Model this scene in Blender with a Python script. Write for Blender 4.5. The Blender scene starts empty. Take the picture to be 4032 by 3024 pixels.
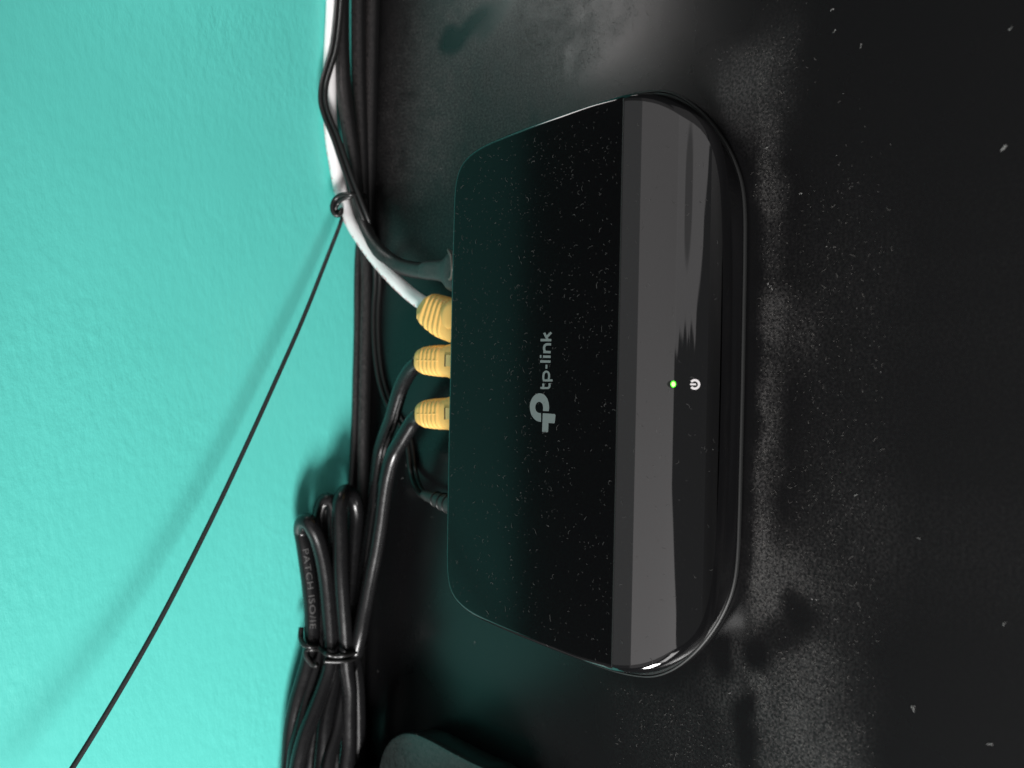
import bpy, bmesh, math, random
from mathutils import Vector, Matrix, noise
random.seed(7)
scene = bpy.context.scene
S = 0.001                                   # everything below is authored in millimetres

# ---------------------------------------------------------------- camera
F, CH = 3290.0, 175.0                       # focal length in photo pixels, camera height above the desk (mm)
PITCH = math.radians(45.0)
WALL_Y = 249.0
UP = Vector((0, math.sin(PITCH), math.cos(PITCH))); RT = Vector((1, 0, 0))
FW = Vector((0, math.cos(PITCH), -math.sin(PITCH)))
K = 0.021                                   # the phone is rolled about 1.2 degrees
CX = (-UP + K * RT).normalized(); CY = (RT + K * UP).normalized()
EYE = Vector((0, 0, CH))
cam_data = bpy.data.cameras.new("camera")
cam = bpy.data.objects.new("camera", cam_data)
scene.collection.objects.link(cam)
m3 = Matrix((CX, CY, -FW)).transposed()
cam.matrix_world = Matrix.Translation(EYE * S) @ m3.to_4x4()
cam_data.sensor_fit = 'HORIZONTAL'; cam_data.sensor_width = 36.0
cam_data.lens = F / 4032 * 36.0
cam_data.clip_start = 0.005; cam_data.clip_end = 50.0
cam_data.dof.use_dof = True
cam_data.dof.focus_distance = 0.212
cam_data.dof.aperture_fstop = 14.0
scene.camera = cam
scene.cycles.caustics_reflective = False; scene.cycles.caustics_refractive = False

# ---------------------------------------------------------------- world, lamps, exposure
world = bpy.data.worlds.new("World"); scene.world = world
world.use_nodes = True
bg = world.node_tree.nodes["Background"]
bg.inputs[0].default_value = (0.95, 0.97, 1.0, 1); bg.inputs[1].default_value = 0.055
vs = scene.view_settings
vs.view_transform = 'Standard'; vs.look = 'None'; vs.exposure = 0.0; vs.gamma = 1.0

def area(name, loc, target, sx, sy, radiance, color=(1, 1, 1)):
    d = bpy.data.lights.new(name, 'AREA'); d.shape = 'RECTANGLE'
    d.size = sx * S; d.size_y = sy * S
    d.energy = radiance * math.pi * d.size * d.size_y
    d.color = color
    o = bpy.data.objects.new(name, d); scene.collection.objects.link(o)
    o.location = Vector(loc) * S
    dirv = (Vector(target) - Vector(loc)).normalized()
    o.rotation_euler = dirv.to_track_quat('-Z', 'Y').to_euler()
    return o
kd = Vector((-0.77, -0.54, 0.34)).normalized()
kt = Vector((-20, 240, 40))
area("window_light", kt + kd * 800, kt, 212, 194, 94, (1.0, 0.985, 0.97))
kd2 = Vector((-0.58, -0.76, 0.30)).normalized()
area("corner_highlight_light", kt + kd2 * 1150, kt, 330, 210, 8, (1.0, 0.98, 0.97))  # added lamp that widens and shifts the highlight on the case's front corner
cl = area("ceiling_light", (0, -1090, 1300), (0, -1090, 0), 2400, 2220, 0.315, (1.0, 0.955, 0.95))
bl = area("ceiling_back_light", (0, 325, 1300), (0, 325, 0), 2400, 610, 0.11)
rl = area("room_light", (890, -1417, 662), (890, 0, 662), 1620, 1275, 0.315, (1.0, 0.96, 0.96))
area("side_lamp_light", (720, 330, 190), (75, 122, 10), 170, 120, 3.0, (1.0, 0.95, 0.93))
class LampNodes:
    """small helper for uneven lamps (ceiling brighter towards the window, masks shaping the panel reflections)"""
    def __init__(self, o):
        o.data.use_nodes = True
        self.n = o.data.node_tree.nodes; self.l = o.data.node_tree.links
        self.em = next(q for q in self.n if q.type == 'EMISSION')
        g = self.n.new('ShaderNodeNewGeometry'); sp = self.n.new('ShaderNodeSeparateXYZ')
        self.l.new(g.outputs['Position'], sp.inputs[0]); self.x, self.y, self.z = sp.outputs
    def m(self, op, a, b=0.0, c=0.0):
        q = self.n.new('ShaderNodeMath'); q.operation = op
        for i, v in enumerate((a, b, c)):
            if isinstance(v, (int, float)): q.inputs[i].default_value = v
            else: self.l.new(v, q.inputs[i])
        return q.outputs[0]
    def ramp(self, v, a, b, c, d):
        q = self.n.new('ShaderNodeMapRange'); q.interpolation_type = 'SMOOTHSTEP'
        for i, k in enumerate((a, b, c, d)): q.inputs[i + 1].default_value = k
        self.l.new(v, q.inputs[0]); return q.outputs[0]
    def out(self, v): self.l.new(v, self.em.inputs['Strength'])
L = LampNodes(cl)
lim = L.m('ADD', L.y, L.m('MULTIPLY', L.m('MAXIMUM', L.m('SUBTRACT', -0.25, L.x), 0.0), 1.15))
L.out(L.m('MULTIPLY', L.ramp(L.x, -0.95, 0.5, 1.8, 0.9), L.ramp(lim, -1.46, -1.40, 0.0, 1.0)))  # back edge slanted to shape the band reflected in the front panel
L = LampNodes(rl)
def rag(v, scale, amp, off):
    q = L.n.new('ShaderNodeTexNoise'); q.noise_dimensions = '1D'; q.inputs['Scale'].default_value = scale; q.inputs['Detail'].default_value = 2.0
    L.l.new(L.m('ADD', v, off), q.inputs['W']); return L.m('MULTIPLY', L.m('SUBTRACT', q.outputs['Fac'], 0.5), amp)
wavy = rag(L.z, 3.0, 0.16, 2.0)
edge = L.ramp(L.m('ADD', L.m('ADD', L.m('MULTIPLY', L.x, 0.97), L.z), wavy), 0.50, 0.54, 0.0, 1.0)
e2 = L.ramp(L.m('ADD', L.x, rag(L.z, 5.0, 0.16, 7.3)), 0.10, 0.125, 0.0, 1.0)
q1 = L.m('POWER', L.m('DIVIDE', L.m('SUBTRACT', L.z, 0.79), 0.16), 2.0); q2 = L.m('POWER', L.m('DIVIDE', L.m('SUBTRACT', L.x, 0.43), 0.17), 2.0)
st_ = L.ramp(L.m('ADD', q1, q2), 0.55, 1.15, 0.42, 1.0)
L.out(L.m('MULTIPLY', L.m('MULTIPLY', edge, e2), st_))  # ragged edge and dark streak put into the lamp for the panel's reflection
area("desk_glow_light", (166, 236, 96), (110, 157, 0), 46, 46, 9.5, (1.0, 0.94, 0.93))  # added lamp standing in for an unseen pale thing mirrored in the desk

# ---------------------------------------------------------------- picture-to-place helpers
def ray(a, b): return CX * ((a - 2016) / F) + CY * ((1512 - b) / F) + FW
def pz(a, b, z):
    v = ray(a, b); return EYE + v * ((z - CH) / v.z)
def pY(a, b, Y):
    v = ray(a, b); return EYE + v * (Y / v.y)
# curved front panel of the switch: an arc extruded along X
A0, A1, R = math.radians(9), math.radians(76), 22.36
YS, ZT = 118.6, 21.8
YC = YS + R * math.sin(A0); ZC = ZT - R * math.cos(A0)
YF = YC - R * math.sin(A1)
def prof(y):
    if y >= YS + 0.2: return 22.0
    if y > YS: return ZT
    if y < YF: return ZC + R * math.cos(A1) - (YF - y) * 4
    return ZC + math.sqrt(R * R - (YC - y) ** 2)
def psurf(a, b, off=0.0):
    v = ray(a, b); lo = (28 - CH) / v.z; hi = (0 - CH) / v.z; p = lo
    g = lambda t: (EYE + v * t).z - prof((EYE + v * t).y) - off
    for i in range(1, 400):
        t = lo + (hi - lo) * i / 400
        if g(t) < 0:
            x, y = p, t
            for _ in range(30):
                m = (x + y) / 2
                if g(m) < 0: y = m
                else: x = m
            return EYE + v * y
        p = t
    return EYE + v * hi

# ---------------------------------------------------------------- materials
def new_mat(name):
    m = bpy.data.materials.new(name); m.use_nodes = True
    return m, m.node_tree.nodes, m.node_tree.links, m.node_tree.nodes["Principled BSDF"]
def plain(name, col, rough=0.4, spec=0.5, bump=0.0, bscale=900, var=0.0):
    m, n, l, p = new_mat(name)
    p.inputs['Base Color'].default_value = (*col, 1)
    p.inputs['Roughness'].default_value = rough
    p.inputs['Specular IOR Level'].default_value = spec
    if bump or var:
        geo = n.new('ShaderNodeNewGeometry')
        nz = n.new('ShaderNodeTexNoise'); nz.inputs['Scale'].default_value = bscale; nz.inputs['Detail'].default_value = 3
        l.new(geo.outputs['Position'], nz.inputs['Vector'])
        if bump:
            b = n.new('ShaderNodeBump'); b.inputs['Strength'].default_value = bump; b.inputs['Distance'].default_value = 0.0003
            l.new(nz.outputs['Fac'], b.inputs['Height']); l.new(b.outputs['Normal'], p.inputs['Normal'])
        if var:
            mr = n.new('ShaderNodeMapRange'); mr.inputs[1].default_value = 0.3; mr.inputs[2].default_value = 0.7
            mr.inputs[3].default_value = max(0.02, rough - var); mr.inputs[4].default_value = rough + var
            l.new(nz.outputs['Fac'], mr.inputs[0]); l.new(mr.outputs[0], p.inputs['Roughness'])
    return m
def dusty(name, col, rough, spec, dust_col, amount, scale=2500, lo=0.52, hi=0.75):
    """plastic with a thin film of settled dust on the faces that look up"""
    m, n, l, p = new_mat(name)
    geo = n.new('ShaderNodeNewGeometry')
    nz = n.new('ShaderNodeTexNoise'); nz.inputs['Scale'].default_value = scale; nz.inputs['Detail'].default_value = 5
    l.new(geo.outputs['Position'], nz.inputs['Vector'])
    mr = n.new('ShaderNodeMapRange'); mr.inputs[1].default_value = lo; mr.inputs[2].default_value = hi
    mr.inputs[3].default_value = 0.0; mr.inputs[4].default_value = amount
    l.new(nz.outputs['Fac'], mr.inputs[0])
    sep = n.new('ShaderNodeSeparateXYZ'); l.new(geo.outputs['Normal'], sep.inputs[0])
    mu = n.new('ShaderNodeMath'); mu.operation = 'MULTIPLY'; mu.use_clamp = True
    l.new(sep.outputs['Z'], mu.inputs[0]); l.new(mr.outputs[0], mu.inputs[1])
    mix = n.new('ShaderNodeMix'); mix.data_type = 'RGBA'
    mix.inputs[6].default_value = (*col, 1); mix.inputs[7].default_value = (*dust_col, 1)
    l.new(mu.outputs[0], mix.inputs[0]); l.new(mix.outputs[2], p.inputs['Base Color'])
    ma = n.new('ShaderNodeMapRange'); ma.inputs[3].default_value = rough; ma.inputs[4].default_value = min(1, rough + 0.5)
    l.new(mu.outputs[0], ma.inputs[0]); l.new(ma.outputs[0], p.inputs['Roughness'])
    p.inputs['Specular IOR Level'].default_value = spec
    return m
def emit(name, col, s):
    m, n, l, p = new_mat(name)
    p.inputs['Base Color'].default_value = (*col, 1)
    p.inputs['Emission Color'].default_value = (*col, 1); p.inputs['Emission Strength'].default_value = s
    return m

def wall_material():
    m, n, l, p = new_mat("teal_wall_paint")
    p.inputs['Base Color'].default_value = (0.075, 0.60, 0.49, 1)
    p.inputs['Roughness'].default_value = 0.36
    p.inputs['Specular IOR Level'].default_value = 0.6
    geo = n.new('ShaderNodeNewGeometry')
    mp = n.new('ShaderNodeMapping'); mp.inputs['Scale'].default_value = (1.0, 1.0, 1.9); mp.inputs['Rotation'].default_value = (0, 0.35, 0)
    l.new(geo.outputs['Position'], mp.inputs['Vector'])
    a = n.new('ShaderNodeTexNoise'); a.inputs['Scale'].default_value = 260; a.inputs['Detail'].default_value = 4; a.inputs['Roughness'].default_value = 0.55
    b = n.new('ShaderNodeTexNoise'); b.inputs['Scale'].default_value = 60; b.inputs['Detail'].default_value = 2
    l.new(mp.outputs[0], a.inputs['Vector']); l.new(mp.outputs[0], b.inputs['Vector'])
    ad = n.new('ShaderNodeMath'); ad.operation = 'ADD'
    l.new(a.outputs['Fac'], ad.inputs[0]); l.new(b.outputs['Fac'], ad.inputs[1])
    bp = n.new('ShaderNodeBump'); bp.inputs['Strength'].default_value = 0.26; bp.inputs['Distance'].default_value = 0.0007
    pn = n.new('ShaderNodeTexNoise'); pn.inputs['Scale'].default_value = 14; pn.inputs['Detail'].default_value = 2
    pr = n.new('ShaderNodeMapRange'); pr.inputs[1].default_value = 0.35; pr.inputs[2].default_value = 0.65; pr.inputs[3].default_value = 0.08; pr.inputs[4].default_value = 0.40
    l.new(geo.outputs['Position'], pn.inputs['Vector']); l.new(pn.outputs['Fac'], pr.inputs[0]); l.new(pr.outputs[0], bp.inputs['Strength'])
    l.new(ad.outputs[0], bp.inputs['Height']); l.new(bp.outputs['Normal'], p.inputs['Normal'])
    # slight unevenness of the paint colour
    c = n.new('ShaderNodeTexNoise'); c.inputs['Scale'].default_value = 25; c.inputs['Detail'].default_value = 3
    l.new(geo.outputs['Position'], c.inputs['Vector'])
    mix = n.new('ShaderNodeMix'); mix.data_type = 'RGBA'
    mix.inputs[6].default_value = (0.088, 0.505, 0.442, 1); mix.inputs[7].default_value = (0.104, 0.55, 0.49, 1)
    l.new(c.outputs['Fac'], mix.inputs[0]); l.new(mix.outputs[2], p.inputs['Base Color'])
    return m

def desk_material():
    m, n, l, p = new_mat("dusty_black_desk")
    geo = n.new('ShaderNodeNewGeometry')
    at = n.new('ShaderNodeAttribute'); at.attribute_name = "dust"
    fine = n.new('ShaderNodeTexNoise'); fine.inputs['Scale'].default_value = 1500; fine.inputs['Detail'].default_value = 6; fine.inputs['Roughness'].default_value = 0.7
    l.new(geo.outputs['Position'], fine.inputs['Vector'])
    mp = n.new('ShaderNodeMapping'); mp.inputs['Rotation'].default_value = (0, 0, 0.6); mp.inputs['Scale'].default_value = (1, 5, 1)
    l.new(geo.outputs['Position'], mp.inputs['Vector'])
    streak = n.new('ShaderNodeTexNoise'); streak.inputs['Scale'].default_value = 300; streak.inputs['Detail'].default_value = 4
    l.new(mp.outputs[0], streak.inputs['Vector'])
    r1 = n.new('ShaderNodeMapRange'); r1.inputs[1].default_value = 0.43; r1.inputs[2].default_value = 0.70; r1.inputs[3].default_value = 0.03; r1.inputs[4].default_value = 3.6
    l.new(fine.outputs['Fac'], r1.inputs[0])
    r2 = n.new('ShaderNodeMapRange'); r2.inputs[1].default_value = 0.3; r2.inputs[2].default_value = 0.7; r2.inputs[3].default_value = 0.75; r2.inputs[4].default_value = 1.25
    l.new(streak.outputs['Fac'], r2.inputs[0])
    m1 = n.new('ShaderNodeMath'); m1.operation = 'MULTIPLY'; l.new(r1.outputs[0], m1.inputs[0]); l.new(r2.outputs[0], m1.inputs[1])
    m2 = n.new('ShaderNodeMath'); m2.operation = 'MULTIPLY'; m2.use_clamp = True
    l.new(m1.outputs[0], m2.inputs[0]); l.new(at.outputs['Fac'], m2.inputs[1])
    mix = n.new('ShaderNodeMix'); mix.data_type = 'RGBA'
    mix.inputs[6].default_value = (0.004, 0.004, 0.0044, 1); mix.inputs[7].default_value = (0.050, 0.048, 0.0475, 1)
    l.new(m2.outputs[0], mix.inputs[0]); l.new(mix.outputs[2], p.inputs['Base Color'])
    rr = n.new('ShaderNodeMapRange'); rr.inputs[3].default_value = 0.27; rr.inputs[4].default_value = 0.75
    l.new(at.outputs['Fac'], rr.inputs[0]); l.new(rr.outputs[0], p.inputs['Roughness'])
    p.inputs['Specular IOR Level'].default_value = 0.36
    b = n.new('ShaderNodeBump'); b.inputs['Strength'].default_value = 0.10; b.inputs['Distance'].default_value = 0.0001
    l.new(fine.outputs['Fac'], b.inputs['Height']); l.new(b.outputs['Normal'], p.inputs['Normal'])
    return m

M_WALL = wall_material(); M_DESK = desk_material()
M_TOP = dusty("dusty_matte_black_plastic", (0.0025, 0.0026, 0.0029), 0.16, 0.18, (0.10, 0.10, 0.10), 0.02, 2600, 0.50, 0.80)
M_GLOSS = dusty("glossy_black_plastic", (0.004, 0.004, 0.0042), 0.045, 0.7, (0.12, 0.12, 0.12), 0.03, 2000, 0.55, 0.8)
_g = M_GLOSS.node_tree.nodes["Principled BSDF"]; _g.inputs["Coat Weight"].default_value = 1.0; _g.inputs["Coat IOR"].default_value = 2.0; _g.inputs["Coat Roughness"].default_value = 0.035
M_SKIRT = plain("glossy_side_plastic", (0.004, 0.004, 0.0044), 0.07, 0.55)
M_RIM = plain("satin_base_rim", (0.014, 0.0145, 0.0145), 0.5, 0.4)
M_PRINT = plain("pale_grey_print", (0.13, 0.152, 0.15), 0.5, 0.3)
M_WHITE_PRINT = plain("white_print", (0.60, 0.57, 0.58), 0.5, 0.3)
M_BLACK_CABLE = plain("black_cable_pvc", (0.0065, 0.0065, 0.007), 0.26, 0.40, 0.04, 500, 0.04)
M_DULL_CABLE = dusty("dusty_black_cable", (0.007, 0.007, 0.0073), 0.34, 0.45, (0.115, 0.10, 0.098), 0.36, 1800, 0.35, 0.7)
M_BOOT_BLACK = dusty("dusty_black_rubber", (0.012, 0.013, 0.013), 0.45, 0.5, (0.14, 0.14, 0.136), 0.22, 1500, 0.3, 0.65)
M_WHITE_CABLE = plain("white_cable_pvc", (0.80, 0.78, 0.78), 0.34, 0.5, 0.08, 500)
M_RED = plain("faded_red_print", (0.60, 0.22, 0.24), 0.5, 0.3)
M_YELLOW = plain("yellow_rubber_boot", (0.82, 0.47, 0.13), 0.46, 0.45, 0.08, 1500)
M_SLOT = plain("dark_slot", (0.04, 0.03, 0.015), 0.6, 0.3)
M_LATCH = plain("cloudy_clear_plastic", (0.58, 0.42, 0.16), 0.35, 0.5)
M_WIRE = plain("glossy_black_wire", (0.009, 0.009, 0.009), 0.32, 0.45)
M_CORD = plain("charcoal_cord", (0.022, 0.024, 0.024), 0.45, 0.4, 0.2, 1500)
M_CABLE_PRINT = plain("grey_cable_print", (0.06, 0.0585, 0.058), 0.5, 0.3)
M_SCREEN = plain("matte_black_screen_back", (0.006, 0.006, 0.0065), 0.6, 0.3)
M_FOOT = dusty("dusty_satin_black_foot", (0.012, 0.013, 0.013), 0.28, 0.5, (0.12, 0.14, 0.137), 0.24, 1300, 0.25, 0.75)
M_LINT = plain("grey_lint", (0.065, 0.065, 0.064), 0.9, 0.1)
M_DESK_LINT = plain("grey_desk_dust", (0.12, 0.115, 0.11), 0.9, 0.1)
M_SPECK = plain("pale_specks", (0.20, 0.20, 0.195), 0.8, 0.1)
M_LED_HOLE = plain("led_hole", (0.004, 0.006, 0.004), 0.25, 0.6)
M_LED_RIM = emit("led_green_glow", (0.04, 0.75, 0.01), 1.0)
M_LED = emit("led_bright_core", (0.30, 1.0, 0.14), 3.2)

# ---------------------------------------------------------------- object helpers
COL = scene.collection
def obj(name, verts, faces, mat, parent=None, smooth=True, sharp=None):
    me = bpy.data.meshes.new(name)
    me.from_pydata([(v[0] * S, v[1] * S, v[2] * S) for v in verts], [], faces)
    me.validate()
    me.materials.append(mat)
    if smooth:
        me.polygons.foreach_set("use_smooth", [True] * len(me.polygons))
        if sharp is not None: me.set_sharp_from_angle(angle=math.radians(sharp))
    bm = bmesh.new(); bm.from_mesh(me); bmesh.ops.recalc_face_normals(bm, faces=bm.faces); bm.to_mesh(me); bm.free()
    me.update()
    o = bpy.data.objects.new(name, me); COL.objects.link(o)
    if parent is not None:
        o.parent = parent
        o.matrix_parent_inverse = Matrix.Translation(-parent.location)
    return o
def tag(o, label=None, cat=None, group=None, kind=None):
    if label: o["label"] = label
    if cat: o["category"] = cat
    if group: o["group"] = group
    if kind: o["kind"] = kind
    return o
def thing(name, label, cat, loc, group=None):
    o = bpy.data.objects.new(name, None); COL.objects.link(o)
    o.empty_display_size = 0.01
    o.location = Vector(loc) * S
    return tag(o, label, cat, group)

def crom(pts, step=1.2):
    """Catmull-Rom curve through pts, resampled about every step mm"""
    P = [Vector(p) for p in pts]
    P = [P[0] * 2 - P[1]] + P + [P[-1] * 2 - P[-2]]
    out = []
    for i in range(1, len(P) - 2):
        p0, p1, p2, p3 = P[i - 1:i + 3]
        t0 = 0.0; t1 = t0 + max(1e-4, (p1 - p0).length) ** 0.5; t2 = t1 + max(1e-4, (p2 - p1).length) ** 0.5; t3 = t2 + max(1e-4, (p3 - p2).length) ** 0.5
        n = max(2, int((p2 - p1).length / step))
        for k in range(n):
            t = t1 + (t2 - t1) * k / n
            a1 = p0 * ((t1 - t) / (t1 - t0)) + p1 * ((t - t0) / (t1 - t0))
            a2 = p1 * ((t2 - t) / (t2 - t1)) + p2 * ((t - t1) / (t2 - t1))
            a3 = p2 * ((t3 - t) / (t3 - t2)) + p3 * ((t - t2) / (t3 - t2))
            b1 = a1 * ((t2 - t) / (t2 - t0)) + a2 * ((t - t0) / (t2 - t0))
            b2 = a2 * ((t3 - t) / (t3 - t1)) + a3 * ((t - t1) / (t3 - t1))
            out.append(b1 * ((t2 - t) / (t2 - t1)) + b2 * ((t - t1) / (t2 - t1)))
    out.append(P[-2].copy())
    return out
def frames(path, up=Vector((0, 0, 1))):
    """tangent, side, normal along a path by parallel transport"""
    fr = []; prev = None
    for i, p in enumerate(path):
        t = (path[min(i + 1, len(path) - 1)] - path[max(i - 1, 0)]).normalized()
        if prev is None:
            s = t.cross(up)
            if s.length < 1e-3: s = t.cross(Vector((1, 0, 0)))
            s.normalize()
        else:
            s = (prev - t * prev.dot(t)).normalized()
        prev = s
        fr.append((t, s, s.cross(t).normalized()))
    return fr
def tube(path, rad, sides=14, up=Vector((0, 0, 1)), off=0.0):
    V = []; Fc = []; fr = frames(path, up)
    n = len(path)
    for i, (p, (t, s, nn)) in enumerate(zip(path, fr)):
        r = rad(i / (n - 1)) if callable(rad) else rad
        c = p + s * off
        for k in range(sides):
            a = 2 * math.pi * k / sides
            V.append(c + s * (math.cos(a) * r) + nn * (math.sin(a) * r))
    for i in range(n - 1):
        for k in range(sides):
            a = i * sides + k; b = i * sides + (k + 1) % sides
            Fc.append((a, b, b + sides, a + sides))
    Fc.append(tuple(range(sides))[::-1]); Fc.append(tuple((n - 1) * sides + k for k in range(sides)))
    return V, Fc
def join(*ms):
    V = []; Fc = []
    for v, f in ms:
        b = len(V); V += v; Fc += [tuple(i + b for i in q) for q in f]
    return V, Fc
def box(x0, x1, y0, y1, z0, z1):
    V = [Vector((x, y, z)) for z in (z0, z1) for y in (y0, y1) for x in (x0, x1)]
    return V, [(0, 2, 3, 1), (4, 5, 7, 6), (0, 1, 5, 4), (2, 6, 7, 3), (0, 4, 6, 2), (1, 3, 7, 5)]
def wob(path, amp, seed, fq=0.03):
    """slight irregularity of a hand-laid cable"""
    return [p + noise.noise_vector(Vector((p.x * fq + seed, p.y * fq, p.z * fq + seed * 2))) * amp for p in path]

# ---------------------------------------------------------------- setting: wall and desk
w = obj("wall", *box(-520, 520, WALL_Y, WALL_Y + 30, -120, 322), M_WALL, smooth=False); w["kind"] = "structure"

blobs = []          # (centre, half sizes, angle, amount): settled dust (+) and wiped marks (-) on the desk, in mm
def blob(a, b, rx, ry, rot, amt, soft=0.5): blobs.append((pz(a, b, 0), rx, ry, math.radians(rot), amt, soft))
# dusty rear right of the desk
blob(1900, 250, 40, 60, 0, 0.30, 1.0); blob(1700, 600, 26, 36, 0, 0.22, 1.0)
blob(2150, 120, 26, 22, 0, 0.25, 1.0)
# bank of dust pushed up in front of the switch
blob(2960, 420, 8, 9, 30, 0.17, 1.0); blob(2990, 300, 5, 12, 25, 0.13, 1.0); blob(2900, 300, 8, 6, 20, 0.10, 0.9)
blob(3010, 620, 3.2, 9, 0, 0.25, 0.8); blob(3035, 760, 3.0, 5, 0, 0.30, 0.8)
blob(3030, 960, 3.2, 12, 0, 0.16, 0.8); blob(3040, 1230, 4, 5, 0, 0.36, 0.8); blob(3030, 1500, 3.0, 13, 0, 0.30, 0.8)
blob(3020, 1750, 3.4, 12, 0, 0.36, 0.8); blob(2990, 2010, 3.2, 14, 0, 0.30, 0.8); blob(3000, 2250, 7, 10, 0, 0.34, 0.9)
blob(3080, 2230, 8, 6, 0, 0.20, 1.0); blob(3300, 2000, 12, 16, 0, 0.075, 1.0); blob(3400, 2150, 10, 12, 0, 0.05, 1.0)
blob(2975, 2420, 4, 8, 25, 0.26, 0.9); blob(3190, 2420, 8, 8, 0, 0.13, 1.0); blob(2900, 2650, 6, 9, 20, 0.22, 0.9)
blob(3120, 2560, 9, 5, 30, 0.20, 0.9)
blob(3130, 2880, 10, 17, 28, 0.24, 0.9); blob(3230, 2980, 9, 8, 20, 0.22, 0.9); blob(3050, 2700, 7, 9, 20, 0.18, 0.9)
blob(2700, 2850, 17, 14, 0, 0.08, 1.0); blob(3300, 1200, 14, 20, 0, 0.06, 1.0); blob(3150, 1330, 5, 7, 0, 0.12, 0.9)
# finger wipes
blob(2880, 2440, 4.5, 4.0, 0, -0.9, 0.4)
blob(1768, 150, 5.5, 4.6, 0, -1.0, 0.4); blob(1850, 105, 13, 3.8, -22, -1.0, 0.38); blob(1970, 40, 13, 3.6, -24, -0.8, 0.42)
blob(2235, 250, 2.2, 6, 8, -0.6, 0.4); blob(2420, 240, 17, 6, -27, -0.85, 0.6); blob(2100, 455, 2.0, 3, 0, -0.5, 0.6)
blob(3075, 2500, 9.5, 4.0, -35, -0.85, 0.5); blob(3130, 2400, 4.0, 4.0, 0, -0.85, 0.4); blob(2990, 2590, 3.4, 3.8, 0, -1.0, 0.42)
blob(2840, 2560, 3.2, 7, 0, -1.0, 0.4); blob(2930, 2790, 2.6, 5.5, 12, -1.0, 0.42); blob(2945, 2950, 3.2, 7.5, 8, -1.0, 0.42)
blob(3080, 1800, 5, 22, 0, -0.5, 0.6); blob(2950, 1600, 2.4, 60, 0, -0.8, 0.42)
RIMPTS = [(sx * a + 0.8, b) for sx in (1, -1) for a, b in [(2, 98.4), (10, 98.5), (18, 98.5), (26, 98.5), (34, 98.6), (40, 98.8), (46, 99.4), (50.5, 100.6), (56, 103.2), (59, 105), (62, 107), (65, 109.2), (67, 111.5), (69.5, 114), (71.3, 116.6), (73, 119), (74, 122), (75, 127), (75.3, 131), (75.2, 136)]]
def dust_at(x, y):
    q = Vector((x * 0.11, y * 0.11, 3.1))
    wx = x + noise.noise(q) * 2.2; wy = y + noise.noise(q + Vector((9, 4, 1))) * 2.2
    d = 0.007 + 0.012 * noise.noise(Vector((x * 0.03, y * 0.03, 0)))
    dust_keep = 1.0
    for c, rx, ry, rot, amt, soft in blobs:
        dx, dy = wx - c.x, wy - c.y
        if abs(dx) > 75 or abs(dy) > 75: continue
        # rx lies along Y (image horizontal), ry along X (image vertical)
        u = dy * math.cos(rot) + dx * math.sin(rot); v = -dy * math.sin(rot) + dx * math.cos(rot)
        e = math.sqrt((u / rx) ** 2 + (v / ry) ** 2)
        k = 1 - max(0.0, min(1.0, (e - (1 - soft)) / (2 * soft)))
        k = k * k * (3 - 2 * k) * 1.0
        if amt > 0: d += amt * k
        else: dust_keep *= 1 + amt * k
    cl = 0.62 + 0.75 * (noise.fractal(Vector((x * 0.22, y * 0.22, 7)), 0.9, 2.0, 4) * 0.5 + 0.5)
    if y < 150 and abs(x) < 90:
        g = min((x - a) ** 2 + (y - b) ** 2 for a, b in RIMPTS) ** 0.5 + noise.noise(q * 2.0) * 1.2
        dust_keep *= 0.22 + 0.78 * max(0.0, min(1.0, (g - 1.8) / 2.6))  # dust thins out close to the base rim
    return max(0.0, d * dust_keep * cl)
def make_desk():
    xs = [-520, -300] + [-150 + i * 1.3 for i in range(231)] + [220, 320, 520]
    ys = [-200, -50] + [60 + i * 1.3 for i in range(145)] + [WALL_Y - 0.4]
    V = []; Fc = []; att = []
    for y in ys:
        for x in xs:
            V.append(Vector((x, y, 0)))
            att.append(dust_at(x, y) if 55 < y < 250 and -155 < x < 155 else 0.03)
    nx = len(xs)
    for j in range(len(ys) - 1):
        for i in range(nx - 1):
            a = j * nx + i; Fc.append((a, a + 1, a + nx + 1, a + nx))
    b = len(V)
    bv, bf = box(-520, 520, -200, WALL_Y - 0.4, -28, -0.02)
    V += bv; Fc += [tuple(i + b for i in q) for q in bf if q != (4, 5, 7, 6)]; att += [0.0] * 8
    me = bpy.data.meshes.new("desk")
    me.from_pydata([(v.x * S, v.y * S, v.z * S) for v in V], [], Fc)
    me.materials.append(M_DESK)
    a = me.attributes.new("dust", 'FLOAT', 'POINT'); a.data.foreach_set("value", att)
    me.update()
    o = bpy.data.objects.new("desk", me); COL.objects.link(o)
    o["kind"] = "structure"
    return o
make_desk()

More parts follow.
